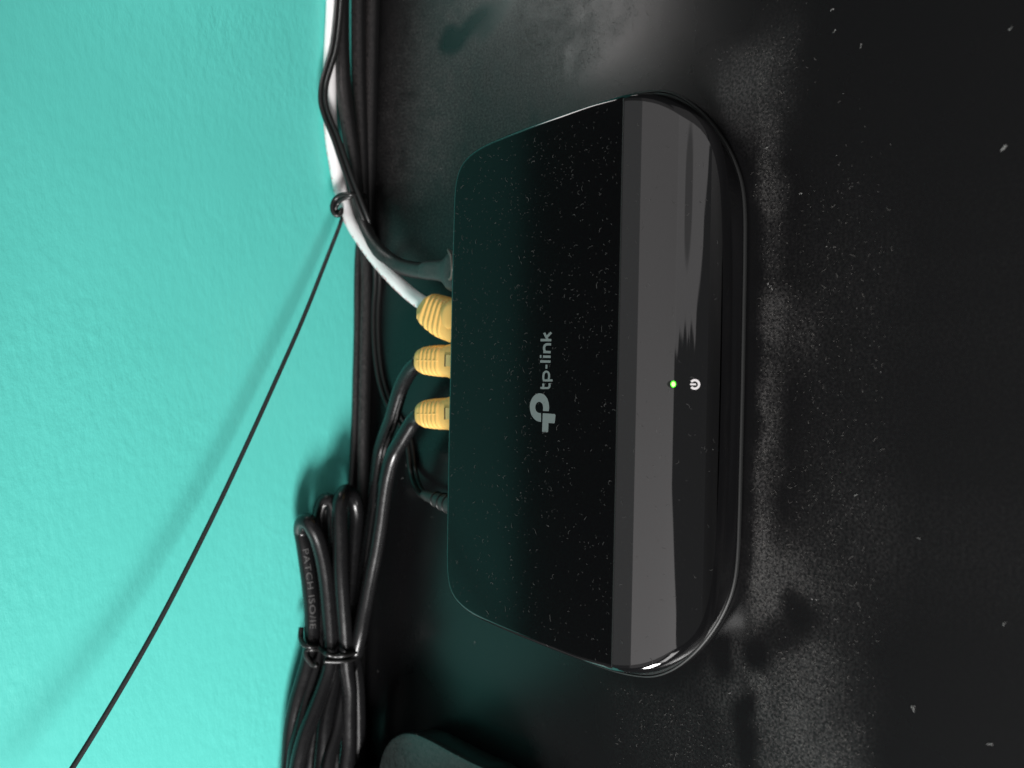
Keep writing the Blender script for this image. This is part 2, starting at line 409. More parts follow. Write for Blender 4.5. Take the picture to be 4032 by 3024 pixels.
# ---------------------------------------------------------------- monitor: foot in the corner, screen just above the frame
mon = thing("monitor", "dusty dark monitor foot with a rounded corner, at the bottom edge beside the tied cables", "monitor", (-150, 205, 0))
def make_foot():
    px = [(1483, 3060), (1490, 3020), (1499, 2978), (1516, 2938), (1542, 2907), (1576, 2889), (1612, 2886), (1652, 2896), (1702, 2920), (1780, 2963), (1860, 3004), (1950, 3052)]
    top = [pz(a, b, 12) for a, b in px]
    top += [Vector(p) for p in [(-118, 152, 12), (-150, 140, 12), (-200, 138, 12), (-235, 150, 12), (-245, 180, 12), (-240, 225, 12), (-215, 243, 12), (-150, 245, 12), (-132, 238, 12)]]
    top = [p for p in crom(top + [top[0]], 2.5)][:-1]
    c = Vector((-170, 195, 12)); n = len(top); V = []; Fc = []
    def ring(inset, z): 
        for p in top:
            dd = (c - p); dd.z = 0; dd.normalize()
            q = p + dd * inset; V.append(Vector((q.x, q.y, z)))
    ring(3.0, 0.3); ring(1.6, 2.0); ring(0.2, 9.5); ring(0.0, 11.0); ring(0.35, 11.7); ring(1.2, 12.0)
    for j in range(5):
        for i in range(n):
            a = j * n + i; b = j * n + (i + 1) % n; Fc.append((a, b, b + n, a + n))
    Fc.append(tuple(5 * n + i for i in range(n))); Fc.append(tuple(range(n))[::-1])
    obj("foot", V, Fc, M_FOOT, mon, True, 40)
make_foot()
obj("neck", *box(-215, -138, 243, 247, 12, 127), M_SCREEN, mon, False)
obj("screen", *box(-330, 330, 238, 247, 126, 322), M_SCREEN, mon, False)

# ---------------------------------------------------------------- the network switch
sw = thing("network_switch", "black network switch with glossy curved front and green power light, lying on the dusty desk", "network switch", (0, 138, 0))
half = [(0, 100.45), (20, 100.5), (32, 100.62), (42, 100.85), (49, 101.2), (54.2, 101.8), (57.6, 102.7), (60.0, 104.0), (62.3, 106.2), (64.2, 108.8), (65.5, 111.5), (66.3, 114.5), (66.7, 118.4),
        (66.72, 118.75), (66.7, 127), (66.2, 138.7), (65.5, 150.5), (64.9, 158.0), (64.2, 164.6), (63.1, 169.6), (61.2, 173.7), (58.6, 176.0), (55.4, 177.1), (51.5, 177.5), (43, 177.65), (25, 177.7), (0, 177.7)]
rimh = [(0, 98.45), (18, 98.5), (30, 98.55), (40.5, 98.8), (46, 99.4), (50.5, 100.6), (56.2, 103.2), (62, 107.0), (67.2, 111.5), (71.5, 116.6), (74.2, 121.8), (75.5, 128), (76.0, 135),
        (75.6, 145), (74.4, 157), (72.5, 166), (69.5, 172), (65, 175.6), (58, 177.3), (45, 177.9), (25, 178.0), (0, 178.0)]
def resamp(pts, n, keep=None):
    P = crom([(x, y, 0) for x, y in pts], 0.5)
    L = [0.0]
    for i in range(1, len(P)): L.append(L[-1] + (P[i] - P[i - 1]).length)
    out = []; j = 0
    for k in range(n):
        t = L[-1] * k / (n - 1)
        while j < len(L) - 2 and L[j + 1] < t: j += 1
        f = (t - L[j]) / max(1e-6, L[j + 1] - L[j]); out.append(P[j].lerp(P[j + 1], min(1, max(0, f))))
    return out
NH = 121
half = [(x - 0.7 * min(1, x / 50), y) for x, y in half]; rimh = [(x - 0.75 * min(1, x / 50), y) for x, y in rimh]
T = resamp(half, NH); B = resamp(rimh, NH)
SHX = 0.8
T[0].x = B[0].x = T[-1].x = B[-1].x = 0
def full(h): return h + [Vector((-p.x, p.y, p.z)) for p in h[-2:0:-1]]
def bev(y): return (0.28 + 0.72 * max(0.0, min(1.0, (y - 101.0) / 4.5))) * (1.0 - 0.58 * max(0.0, min(1.0, (y - 113) / 16)))
def inset(h, d, fuller=False):
    out = []
    for i, p in enumerate(h):
        t = (h[min(i + 1, len(h) - 1)] - h[max(i - 1, 0)]); nrm = Vector((t.y, -t.x, 0)).normalized()   # outward for this winding
        q = p - nrm * (d * bev(p.y) if fuller else d)
        if i in (0, len(h) - 1): q.x = 0
        out.append(q)
    return out
def rings(levels):
    V = []; Fc = []; n = None
    for lv in levels:
        n = len(lv); V += lv
    for j in range(len(levels) - 1):
        for i in range(n):
            a = j * n + i; b = j * n + (i + 1) % n; Fc.append((a, b, b + n, a + n))
    return V, Fc
def shx(h): return [Vector((p.x + SHX, p.y, p.z)) for p in h]
Zc = lambda h, z: shx(full([Vector((p.x, p.y, z(p) if callable(z) else z)) for p in h]))
# base rim: the thin pale flange round the foot of the case
obj("base_rim", *rings([Zc(inset(B, 1.2), 0.25), Zc(inset(B, 0.2), 0.3), Zc(B, 0.6), Zc(B, 1.25), Zc(inset(B, 0.15), 1.45), Zc(inset(B, 0.42), 1.5), Zc(inset(B, 0.7), 1.1)]), M_RIM, sw, True, 50)
# sloping skirt between rim and top
zt = lambda d: (lambda p: prof(p.y + 0.0) - d)
B1 = inset(B, 0.48)
def mixh(a, b, f): return [p.lerp(q, f) for p, q in zip(a, b)]
T0 = inset(T, -1.0, True)
lev = [shx(full([Vector((p.x, p.y, 1.2)) for p in B1]))]
for f in (0.08, 0.25, 0.5, 0.75, 0.92, 1.0):
    lv = []
    for p, q in zip(B1, T0):
        m = p.lerp(q, f); bulge = 0.12 * math.sin(math.pi * f)
        nrm = (p - q); nrm.z = 0
        zz = 1.2 + (max(3.0, prof(q.y) - 2.5 * bev(q.y)) - 1.2) * f
        m = m + (nrm.normalized() * bulge if nrm.length > 0.01 else Vector())
        lv.append(Vector((m.x, m.y, zz)))
    lev.append(shx(full(lv)))
for dd, zz in ((-0.95, 1.75), (-0.75, 1.15), (-0.35, 0.62), (0.2, 0.24), (0.8, 0.06), (1.5, 0.0)): lev.append(Zc(inset(T, dd, True), (lambda z_: (lambda p: prof(p.y) - z_ * bev(p.y)))(zz)))
obj("side_skirt", *rings(lev), M_SKIRT, sw, True, 55)
# caps: front panel (curved) and flat top cover
TI = inset(T, 1.45, True)
def cap(name, h, mat, zadd=0.0):
    V = []; Fc = []; rows = 0
    for p in h:
        x = max(0.02, p.x)
        for fx in (-1, -0.985, 0.985, 1): V.append(Vector((x * fx + SHX, p.y, prof(p.y) + zadd)))
        rows += 1
    for j in range(rows - 1):
        for i in range(3):
            a = j * 4 + i; Fc.append((a, a + 1, a + 5, a + 4))
    return obj(name, V, Fc, mat, sw, True, 25)
def x_at(h, y):
    for i in range(len(h) - 1):
        if (h[i].y - y) * (h[i + 1].y - y) <= 0 and abs(h[i + 1].y - h[i].y) > 1e-9 and h[i].x > 30:
            f = (y - h[i].y) / (h[i + 1].y - h[i].y); return h[i].x + (h[i + 1].x - h[i].x) * f
    return h[0].x
hf = [p for p in TI if p.y < YS - 0.3]
hf = [hf[0]] + [p for i, p in enumerate(hf[1:], 1) if p.y > hf[i - 1].y + 1e-5]
ylast = hf[-1].y
extra = [Vector((x_at(TI, y), y, 0)) for y in (YS,)]
# fill the arc evenly as well, so that the curve stays smooth towards the top
ys = sorted(set([round(p.y, 4) for p in hf] + [round(102 + i * 0.4, 4) for i in range(41)]))
hf2 = []
for y in ys:
    if y <= hf[0].y: hf2.append(hf[0]); continue
    if y >= YS: break
    hf2.append(Vector((x_at(TI, y), y, 0)))
cap("front_panel", hf2 + extra, M_GLOSS)
ht = [Vector((x_at(TI, y), y, 0)) for y in (YS + 0.25,)] + [p for p in TI if p.y > YS + 0.4]
cap("top_cover", ht, M_TOP)
# small step where the top cover overlaps the front panel
obj("cover_lip", *box(-64.6, 66.2, YS + 0.02, YS + 0.28, 21.2, 21.985), M_RIM, sw, False)
rear = [Vector((x, y, 0)) for x, y in [(-58, 176.9), (58, 176.9)]]
obj("rear_panel", *box(-57, 57, 175.5, 178.15, 2.4, 20.2), M_SCREEN, sw, False)

# marks on the switch
ZP = 22.05
def lp(x, y): return (2000 + x / 3.3167, 1250 + y / 3.3167)
def flat_poly(name, pts, parent, mat, proj=None, z=ZP):
    P = [pz(*lp(*p), z) for p in pts]
    o = obj(name, P, [tuple(range(len(P)))], mat, parent, False)
    bm = bmesh.new(); bm.from_mesh(o.data); bmesh.ops.triangulate(bm, faces=bm.faces); bm.to_mesh(o.data); bm.free()
    for p in o.data.polygons:
        if p.normal.z < 0: p.flip()
    return o
def ribbon2(pts, wd, closed=False):
    """outline quads of a stroke in picture space"""
    P = [Vector((x, y)) for x, y in pts]; n = len(P); L = []; Rr = []
    for i in range(n):
        a = P[(i - 1) % n] if (closed or i > 0) else P[i]; b = P[(i + 1) % n] if (closed or i < n - 1) else P[i]
        t0 = (P[i] - a); t1 = (b - P[i])
        t0 = t0.normalized() if t0.length > 1e-6 else t1.normalized(); t1 = t1.normalized() if t1.length > 1e-6 else t0
        t = (t0 + t1).normalized(); nn = Vector((-t.y, t.x)); k = 1 / max(0.5, nn.dot(Vector((-t0.y, t0.x))))
        L.append(P[i] + nn * wd * k); Rr.append(P[i] - nn * wd * k)
    V = L + Rr; Fc = []
    for i in range(n if closed else n - 1):
        j = (i + 1) % n; Fc.append((i, j, j + n, i + n))
    return V, Fc
def smooth2(pts, n=6, closed=False):
    P = [(x, y, 0) for x, y in pts]
    if closed: P = P + [P[0]]
    out = crom(P, max(2.0, 3))
    o2 = [(p.x, p.y) for p in out]
    return o2[:-1] if closed else o2
def letter(name, strokes, parent, mat, proj):
    V = []; Fc = []
    for k, (pts, wd, cl) in enumerate(strokes):
        v, f = ribbon2(pts, wd, cl); b = len(V)
        V += [proj(q.x, q.y, 0.006 * k) for q in v]; Fc += [tuple(i + b for i in q) for q in f]
    return obj(name, V, Fc, mat, parent, False)
pr_top = lambda x, y, dz: pz(*lp(x, y), ZP + dz)
W_ = 15
arc = smooth2([(432, 1365), (372, 1347), (312, 1283), (286, 1180), (291, 1118), (318, 1052), (360, 1007), (410, 990), (468, 1006), (513, 1060), (535, 1140), (537, 1178), (533, 1224)]) + \
      smooth2([(458, 1221), (458, 1160), (445, 1122), (410, 1101), (376, 1117), (358, 1165), (366, 1215), (395, 1243), (432, 1250)])
emblem = flat_poly("emblem", arc, sw, M_PRINT)
flat_poly("emblem_piece", [(455, 1250), (608, 1261), (621, 1275), (612, 1373), (600, 1383), (530, 1378), (525, 1490), (515, 1499), (452, 1496), (446, 1487)], emblem, M_PRINT)
word = letter("lettering", [(smooth2([(424, 919), (500, 922), (528, 919), (541, 903), (544, 858)]), 13, False), ([(463, 862), (461, 936)], 13, False)], sw, M_PRINT, pr_top)
letter("letter", [([(480, 822), (583, 822)], 14, False), (smooth2([(470, 835), (462, 780), (472, 725), (500, 706), (528, 722), (538, 770), (530, 808)], 6), 13, False)], word, M_PRINT, pr_top)
letter("letter", [([(504, 616), (502, 668)], 12, False)], word, M_PRINT, pr_top)
letter("letter", [([(420, 574), (556, 576)], 16, False)], word, M_PRINT, pr_top)
letter("letter", [([(458, 511), (557, 513)], 16, False), ([(417, 510), (437, 510)], 18, False)], word, M_PRINT, pr_top)
letter("letter", [([(462, 450), (558, 453)], 16, False), (smooth2([(482, 442), (472, 410), (478, 372), (500, 353), (530, 350), (563, 352)]), 15, False)], word, M_PRINT, pr_top)
letter("letter", [([(426, 295), (566, 296)], 16, False), ([(516, 285), (473, 200)], 15, False), ([(500, 262), (566, 196)], 15, False)], word, M_PRINT, pr_top)
# power symbol and light on the curved front
pp = lambda x, y, dz: psurf(2550 + x / 7.373, 1400 + y / 7.373, 0.05 + dz)
ringp = []
for i in range(29):
    a = math.radians(142 - i * 284 / 28)
    ringp.append((1368 + 126 * math.cos(a), 838 + 122 * math.sin(a)))
ps = letter("power_symbol", [(ringp, 33, False), ([(1236, 836), (1405, 836)], 26, False)], sw, M_WHITE_PRINT, pp)
def disc_on_panel(name, a, b, rx, ry, off, mat, parent, dome=0.0):
    c = psurf(a, b, 0.0); al = math.asin((YC - c.y) / R)
    n = Vector((0, -math.sin(al), math.cos(al))); ty = Vector((0, math.cos(al), math.sin(al))); V = []; Fc = []
    N = 28
    for j, (s, h) in enumerate(((1, 0), (0.8, 0.55), (0.45, 0.9))):
        for i in range(N):
            t = 2 * math.pi * i / N
            V.append(c + n * (off + dome * h) + Vector((1, 0, 0)) * (ry * s * math.cos(t)) + ty * (rx * s * math.sin(t)))
    for j in range(2):
        for i in range(N):
            q = j * N + i; w_ = j * N + (i + 1) % N; Fc.append((q, w_, w_ + N, q + N))
    Fc.append(tuple(2 * N + i for i in range(N)))
    return obj(name, V, Fc, mat, parent, True, 60)
led = disc_on_panel("power_light", 2644, 1512.5, 0.95, 0.80, 0.03, M_LED_HOLE, sw)
disc_on_panel("light_glow", 2651, 1512.5, 0.62, 0.76, 0.06, M_LED_RIM, led)
disc_on_panel("light_core", 2651, 1512.5, 0.42, 0.54, 0.09, M_LED, led, 0.12)

# ---------------------------------------------------------------- plug boots
def boot_mesh(path, secs, sides=28, up=Vector((0, 0, 1))):
    """secs: (fraction of path, half width, half height); rounded-rectangle sections"""
    fr = frames(path, up); n = len(path); V = []; Fc = []
    L = [0.0]
    for i in range(1, n): L.append(L[-1] + (path[i] - path[i - 1]).length)
    rows = 0
    for (s, hw, hh) in secs:
        t = s * L[-1]; j = 0
        while j < n - 2 and L[j + 1] < t: j += 1
        f = (t - L[j]) / max(1e-6, L[j + 1] - L[j]); c = path[j].lerp(path[j + 1], f); tt, sd, nn = fr[min(j + (f > 0.5), n - 1)]
        for k in range(sides):
            a = 2 * math.pi * k / sides; ca, sa = math.cos(a), math.sin(a); e = 0.62
            V.append(c + sd * (hw * math.copysign(abs(ca) ** e, ca)) + nn * (hh * math.copysign(abs(sa) ** e, sa)))
        rows += 1
    for i in range(rows - 1):
        for k in range(sides):
            a = i * sides + k; b = i * sides + (k + 1) % sides; Fc.append((a, b, b + sides, a + sides))
    Fc.append(tuple(range(sides))[::-1]); Fc.append(tuple((rows - 1) * sides + k for k in range(sides)))
    return V, Fc
def boot_secs(w0, w1, w2, ribs=5, r0=0.56, r1=0.90, h0=4.7, h1=3.5):
    secs = [(0, w0, h0), (0.12, w0 * 0.985, h0), (0.30, w0 * 0.93, h0 * 0.985), (0.45, w0 + (w1 - w0) * 0.6, h0 * 0.95), (0.53, w1, h0 * 0.93)]
    step = (r1 - r0) / ribs
    for i in range(ribs):
        s = r0 + i * step; f = (s - r0) / (r1 - r0); wd = w1 + (w2 - w1) * f * f; hh = h0 * 0.93 + (h1 - h0 * 0.93) * f
        secs += [(s, wd - 0.05, hh - 0.05), (s + step * 0.1, wd + 0.12, hh + 0.13), (s + step * 0.5, wd + 0.08, hh + 0.10), (s + step * 0.62, wd - 0.14, hh - 0.15), (s + step * 0.92, wd - 0.16, hh - 0.17)]
    secs += [(0.915, w2 * 0.97, h1 * 0.98), (0.95, w2 * 0.88, h1 * 0.92), (0.98, w2 * 0.74, h1 * 0.80), (1.0, w2 * 0.52, h1 * 0.62)]
    return secs
def ridge(path, f0, f1, h0, h1):
    """the smooth seam that runs along the top of a boot, splitting the ribs"""
    n = len(path); fr = frames(path); i0, i1 = int(f0 * (n - 1)), int(f1 * (n - 1)); P = []
    for i in range(i0, i1 + 1):
        f = (i - i0) / max(1, i1 - i0); P.append(path[i] + fr[i][2] * (h0 + (h1 - h0) * f))
    return tube(P, 0.32, 8)
def ax0(b, e):
    a = (e - b); a.z = 0; return a.normalized()
def yellow_plug(root, px_base, px_end, zc, widths, bend=0.0, slot=True):
    b = pz(*px_base, zc); e = pz(*px_end, zc + 0.2)
    b = Vector((b.x - (e.x - b.x) * 0.12, 175.0, zc - 0.6))
    mid = b.lerp(e, 0.5) + Vector((-bend, 0, 0.1))
    path = crom([b, mid, e], 0.6)
    bt = obj("boot", *boot_mesh(path, boot_secs(*widths)), M_YELLOW, root, True, 60)
    bt["label"] = "yellow plug boot"
    sd = obj("seam", *ridge(path, 0.58, 0.93, 4.25, 3.25), M_YELLOW, bt)
    if slot:
        c = b.lerp(e, 0.40); c = c + ax0(b, e) * -1.2
        ax = (e - b); ax.z = 0; ax.normalize(); sx = Vector((ax.y, -ax.x, 0))
        def obx(c0, l, w_, h):
            V, Fc = box(-w_, w_, -l, l, -h, h)
            return [c0 + sx * v.x + ax * v.y + Vector((0, 0, v.z)) for v in V], Fc
        top = zc - 0.5 + widths[6] if len(widths) > 6 else zc + 4.25
        obj("slot", *obx(c + Vector((0, 0, top - c.z)) + ax * 2.1, 0.22, 1.75, 0.46), M_SLOT, bt, False)
        obj("latch", *obx(c + Vector((0, 0, top - c.z)) + ax * 0.35, 1.45, 1.7, 0.42), M_LATCH, bt, False)
    return path, bt

# white cable with a skewed yellow boot
cg = "network cables plugged into the switch"
c1 = thing("network_cable", "white network cable curving up to the wall, with a tilted yellow boot", "cable", pz(1720, 1230, 0), cg)
b = Vector((19.0, 175.0, 10.4)); e = pz(1690, 1208, 11.2)
path1 = crom([b, Vector((18.2, 187.0, 10.8)), e + Vector((-1.2, -1.6, 0)), e, e + Vector((1.3, 1.2, 0.1))], 0.6)
bt = obj("boot", *boot_mesh(path1, boot_secs(7.3, 6.3, 4.8, 5, 0.52, 0.92, 4.9, 3.8)), M_YELLOW, c1, True, 60)
bt["label"] = "tilted yellow plug boot"
bc = pz(1772, 1241, 15.6)
Vd = []; Fd = []
for j, (s, h) in enumerate(((1.0, -1.2), (1.0, 0.15), (0.9, 0.5), (0.6, 0.7), (0.25, 0.78))):
    for i in range(24):
        t = 2 * math.pi * i / 24; Vd.append(bc + Vector((4.0 * s * math.cos(t), 3.9 * s * math.sin(t), h)))
for j in range(4):
    for i in range(24):
        a = j * 24 + i; q = j * 24 + (i + 1) % 24; Fd.append((a, q, q + 24, a + 24))
Fd.append(tuple(4 * 24 + i for i in range(24)))
obj("thumb_lever", Vd, Fd, M_YELLOW, bt, True, 50)
def wc(a, b_, Y): return pY(a, b_, Y)
wpts = [e - (e - b).normalized() * 4, e + Vector((0.3, 0.4, 0)), pY(1618, 1160, 211), pY(1553, 1099, 219), pY(1490, 1029, 227.5), pY(1438, 960, 234), pY(1392, 890, 239.5), pY(1363, 824, 243), pY(1341, 750, 245),
        pY(1324, 660, 246), pY(1308, 560, 246.2), pY(1299, 450, 246.2), pY(1298, 340, 246.2), pY(1302, 200, 246.2), pY(1309, 60, 246.2), pY(1313, -60, 246.2), pY(1318, -260, 246.2)]
wpath = crom(wpts, 1.0)
obj("jacket", *tube(wpath, 2.32, 20), M_WHITE_CABLE, c1)
# faint red printing along the white jacket
fw = frames(wpath)
def red_marks():
    V = []; Fc = []; L = 0; rnd = random.Random(3); skip = 0
    for i in range(8, len(wpath) - 60):
        t, s, nn = fw[i]
        if rnd.random() < 0.45: continue
        view = (EYE - wpath[i]).normalized(); view = (view - t * view.dot(t)).normalized(); side = t.cross(view).normalized()
        if side.x > 0: side = -side
        for k in range(2):
            ang = 1.05 + rnd.uniform(-0.16, 0.16)
            d0 = view * math.cos(ang) + side * math.sin(ang); d1 = view * math.cos(ang + 0.22) + side * math.sin(ang + 0.22)
            p = wpath[i] + t * rnd.uniform(-0.4, 0.4); b0 = len(V); h = rnd.uniform(0.12, 0.3)
            V.extend([p + d0 * 2.35 - t * h, p + d0 * 2.35 + t * h, p + d1 * 2.35 + t * h, p + d1 * 2.35 - t * h]); Fc.append((b0, b0 + 1, b0 + 2, b0 + 3))
    return V, Fc
obj("red_print", *red_marks(), M_RED, c1, False)

# black cable with its black boot pushed up to the switch
c2 = thing("network_cable", "dusty black network cable with a black hooded boot, beside the white cable", "cable", pz(1740, 1050, 0), cg)
hb = Vector((32.2, 178.6, 11.0)); he = pz(1700, 1066, 11.5)
path2 = crom([hb, hb.lerp(he, 0.5), he, pz(1670, 1067, 11.2)], 0.6)
obj("boot", *boot_mesh(path2, [(0, 6.5, 5.2), (0.26, 6.6, 5.6), (0.33, 6.4, 5.6), (0.38, 5.9, 5.3), (0.44, 4.9, 4.6), (0.50, 4.1, 4.0), (0.56, 3.5, 3.5), (0.66, 3.15, 3.2), (0.80, 2.95, 3.0), (0.92, 2.8, 2.85), (1.0, 2.4, 2.4)]), M_BOOT_BLACK, c2, True, 60)
hood = [pz(1766, 985, 17), pz(1777, 1010, 18.5), pz(1781, 1050, 18.8), pz(1778, 1090, 17.2), pz(1755, 1108, 14.5)]
obj("hood_edge", *tube(crom(hood, 0.6), 0.5, 10), plain("worn_boot_edge", (0.10, 0.075, 0.065), 0.4), c2)
bpts = [pz(1690, 1067, 11.4), pz(1668, 1067, 11.2), pz(1628, 1062, 10.5), pz(1585, 1052, 10), pz(1548, 1034, 10), pY(1508, 1005, 225.5), pY(1470, 962, 231), pY(1438, 905, 236), pY(1418, 840, 239), pY(1404, 760, 241), pY(1394, 670, 241.5), pY(1381, 560, 241.5), pY(1365, 450, 242), pY(1353, 330, 243), pY(1346, 200, 244), pY(1345, 60, 245), pY(1346, -60, 245), pY(1352, -260, 245)]
obj("jacket", *tube(crom(bpts, 1.0), 2.6, 18), M_DULL_CABLE, c2)

# two black cables with straight yellow boots
c3 = thing("network_cable", "black network cable with a yellow boot, between the other two yellow boots", "cable", pz(1720, 1425, 0), cg)
p3, _ = yellow_plug(c3, (1760, 1424), (1652, 1420), 10.3, (6.3, 4.75, 4.0))
pts = [pz(1655, 1424, 10.2), pz(1628, 1444, 10.0), pz(1600, 1483, 9.6), pz(1577, 1532, 9.0), pz(1560, 1588, 8.2), pz(1544, 1645, 7.4), pz(1519, 1712, 6.6), pz(1499, 1775, 6.0), pz(1485, 1880, 5.5), pz(1476, 2000, 6.0), pz(1460, 2110, 7.0), pz(1440, 2250, 8.0), pz(1420, 2400, 9.0), pz(1402, 2530, 9.5)]
obj("jacket", *tube(crom(pts, 1.0), 2.55, 18), M_BLACK_CABLE, c3)
c4 = thing("network_cable", "black network cable with a yellow boot, nearest the tied cable bundle", "cable", pz(1720, 1615, 0), cg)
p4, _ = yellow_plug(c4, (1758, 1620), (1655, 1630), 10.3, (6.2, 4.7, 3.95))
pts = [pz(1660, 1630, 10.2), pz(1634, 1649, 10.2), pz(1610, 1685, 10.4), pz(1582, 1732, 10.6), pz(1550, 1788, 10.8), pz(1526, 1868, 11.0), pz(1510, 1962, 10.8), pz(1496, 2070, 10.5), pz(1478, 2178, 10.6), pz(1460, 2266, 11.0), pz(1436, 2392, 12.0), pz(1418, 2490, 13.0), pz(1398, 2575, 13.5)]
obj("jacket", *tube(crom(pts, 1.0), 2.55, 18), M_BLACK_CABLE, c4)

# thin twin-lead power cable: from the wall bunch, along the desk, under the network cables to the round plug
c5 = thing("power_cable", "thin twin black power cable bulging over the white cable, ending in a ribbed plug", "cable", pz(1740, 1980, 0))
dp = [pY(1345, -260, 242), pY(1336, 0, 242), pY(1326, 120, 242), pY(1314, 200, 242.5), pY(1293, 270, 243), pY(1275, 335, 243.4), pY(1272, 400, 243.4), pY(1288, 460, 242), pY(1319, 535, 239.5), pY(1348, 620, 238), pY(1382, 715, 236.4), pY(1415, 800, 235.4), pY(1446, 880, 235.6), pY(1468, 960, 238), pz(1484, 1040, 3.0), pz(1486, 1120, 1.6), pz(1480, 1210, 1.3), pz(1480, 1320, 1.2), pz(1488, 1420, 1.2), pz(1503, 1505, 1.2), pz(1532, 1590, 1.2), pz(1575, 1660, 1.2), pz(1606, 1720, 1.2), pz(1619, 1790, 1.3), pz(1625, 1850, 2.0), pz(1640, 1905, 4.5), pz(1662, 1942, 7.0), pz(1690, 1962, 8.2)]
dpath = crom(dp, 0.9)
va = tube(dpath, 0.86, 10, Vector((0, -0.7, 0.7)), 0.80); vb = tube(dpath, 0.86, 10, Vector((0, -0.7, 0.7)), -0.80)
obj("twin_lead", *join(va, vb), M_WIRE, c5)
pe = pz(1668, 1945, 8.4); pb = Vector((pz(1760, 1986, 9).x, 176, 9.4))
pp5 = crom([pe, pe.lerp(pb, 0.5) + Vector((-0.6, 0, 0.5)), pb], 0.5)
obj("plug", *tube(pp5, lambda f: 1.3 + 1.8 * min(1, f / 0.6) ** 0.8, 20), M_BOOT_BLACK, c5)
for k in range(3):
    f = 0.26 + 0.11 * k; i = int(f * (len(pp5) - 1)); t, s, nn = frames(pp5)[i]; r = 1.36 + 1.8 * (f / 0.6) ** 0.8
    ringpts = [pp5[i] + s * math.cos(2 * math.pi * q / 24) * r + nn * math.sin(2 * math.pi * q / 24) * r for q in range(25)]
    obj("rib", *tube(ringpts, 0.26, 8), M_WIRE, c5)

# thick cable lying in the corner between desk and wall
wc_ = thing("wall_cable", "thick black cable lying in the corner where the desk meets the wall", "cable", (0, 246, 0))
cp = [pY(1416, -300, 246), pY(1412, -60, 246), pY(1411, 60, 246), pY(1412, 200, 246), pY(1415, 350, 246), pY(1421, 520, 246), pY(1428, 700, 246), pY(1434, 880, 246)] + [Vector((x, 246, 2.85)) for x in (36, 22, 0, -25)]
last = cp[-1]
cp += [Vector((last.x - 20, 246, 2.9)), Vector((last.x - 60, 246, 2.9)), Vector((last.x - 130, 246, 2.9))]
obj("jacket", *tube(wob(crom(cp, 1.2), 0.12, 1.0), 2.5, 18), M_DULL_CABLE, wc_)
lc = thing("wall_cable", "thick black cable lowest on the desk, behind the white cable, at the top edge", "cable", (100, 245, 0))
obj("jacket", *tube(crom([Vector((x, 246.1, 2.75)) for x in (155, 120, 95, 70, 52, 44)], 1.2), 2.7, 18), M_DULL_CABLE, lc)
thin = [pY(1425, 900, 247.0), pY(1412, 1000, 247.2), pY(1408, 1120, 247.2), pY(1407, 1300, 247.2), pY(1402, 1500, 247.0), pY(1397, 1700, 247.0), pY(1388, 1860, 246.8), pY(1380, 2000, 246.5), pY(1372, 2200, 246.5)]
tc = thing("wall_cable", "thin black cable lying on the corner cable against the teal wall", "cable", thin[0])
obj("jacket", *tube(crom(thin, 1.2), 1.25, 12), M_DULL_CABLE, tc)

# thin cord hanging out from the wall across the left of the picture
cd = [pY(1356, 812, 243.4), pY(1350, 845, 243), pY(1343, 872, 242), pY(1290, 1010, 240.5), pY(1190, 1262, 238.5), pY(1085, 1500, 237), pY(960, 1775, 236), pY(820, 2070, 235), pY(620, 2460, 233), pY(430, 2790, 231.5), pY(285, 3024, 230.5), pY(150, 3230, 229), pY(-60, 3540, 227)]
cdo = thing("thin_cable", "thin taut charcoal cord running diagonally in front of the teal wall", "cord", pY(820, 2070, 235))
obj("strand", *tube(crom(cd, 1.5), lambda f: 0.66 + 0.10 * f, 12), M_CORD, cdo)

# ---------------------------------------------------------------- tied bundle of spare cable
bd = thing("cable_bundle", "folded bundle of black patch cable tied in the middle, leaning on the wall", "cable bundle", pY(1300, 2500, 240))
RS = 2.6
A = [pY(1128, 3110, 243), pY(1137, 3024, 243), pY(1141, 2948, 243), pY(1149, 2858, 243), pY(1167, 2768, 242.5), pY(1193, 2677, 242), pY(1214, 2605, 241.5), pY(1226, 2532, 241.3), pY(1229, 2429, 241.5), pY(1221, 2320, 242), pY(1207, 2212, 242.5), pY(1195, 2130, 243), pY(1188, 2095, 243.5), pY(1188, 2068, 242), pY(1198, 2052, 239.5), pY(1216, 2056, 237.2), pY(1234, 2085, 236.4), pY(1253, 2130, 236.2), pY(1271, 2200, 236), pY(1285, 2290, 236), pY(1294, 2392, 236), pY(1302, 2532, 236), pY(1297, 2626, 236), pY(1270, 2713, 236), pY(1236, 2804, 235.6), pY(1202, 2894, 235.4), pY(1178, 2985, 235.4), pY(1160, 3110, 235.4)]
Bp = [pY(1152, 3110, 239.6), pY(1157, 3024, 239.6), pY(1166, 2948, 239.8), pY(1188, 2858, 240), pY(1212, 2749, 240.5), pY(1243, 2627, 241), pY(1262, 2540, 241.6), pY(1268, 2300, 242.6), pY(1262, 2100, 243), pY(1263, 2010, 242.5), pY(1276, 1972, 241.2), pY(1298, 1972, 239.8), pY(1309, 2020, 239.8), pY(1312, 2120, 240.4), pY(1318, 2300, 241), pY(1328, 2540, 241), pY(1314, 2677, 240), pY(1294, 2768, 239), pY(1284, 2840, 238.4), pY(1276, 2930, 238), pY(1268, 3010, 238), pY(1258, 3110, 238)]
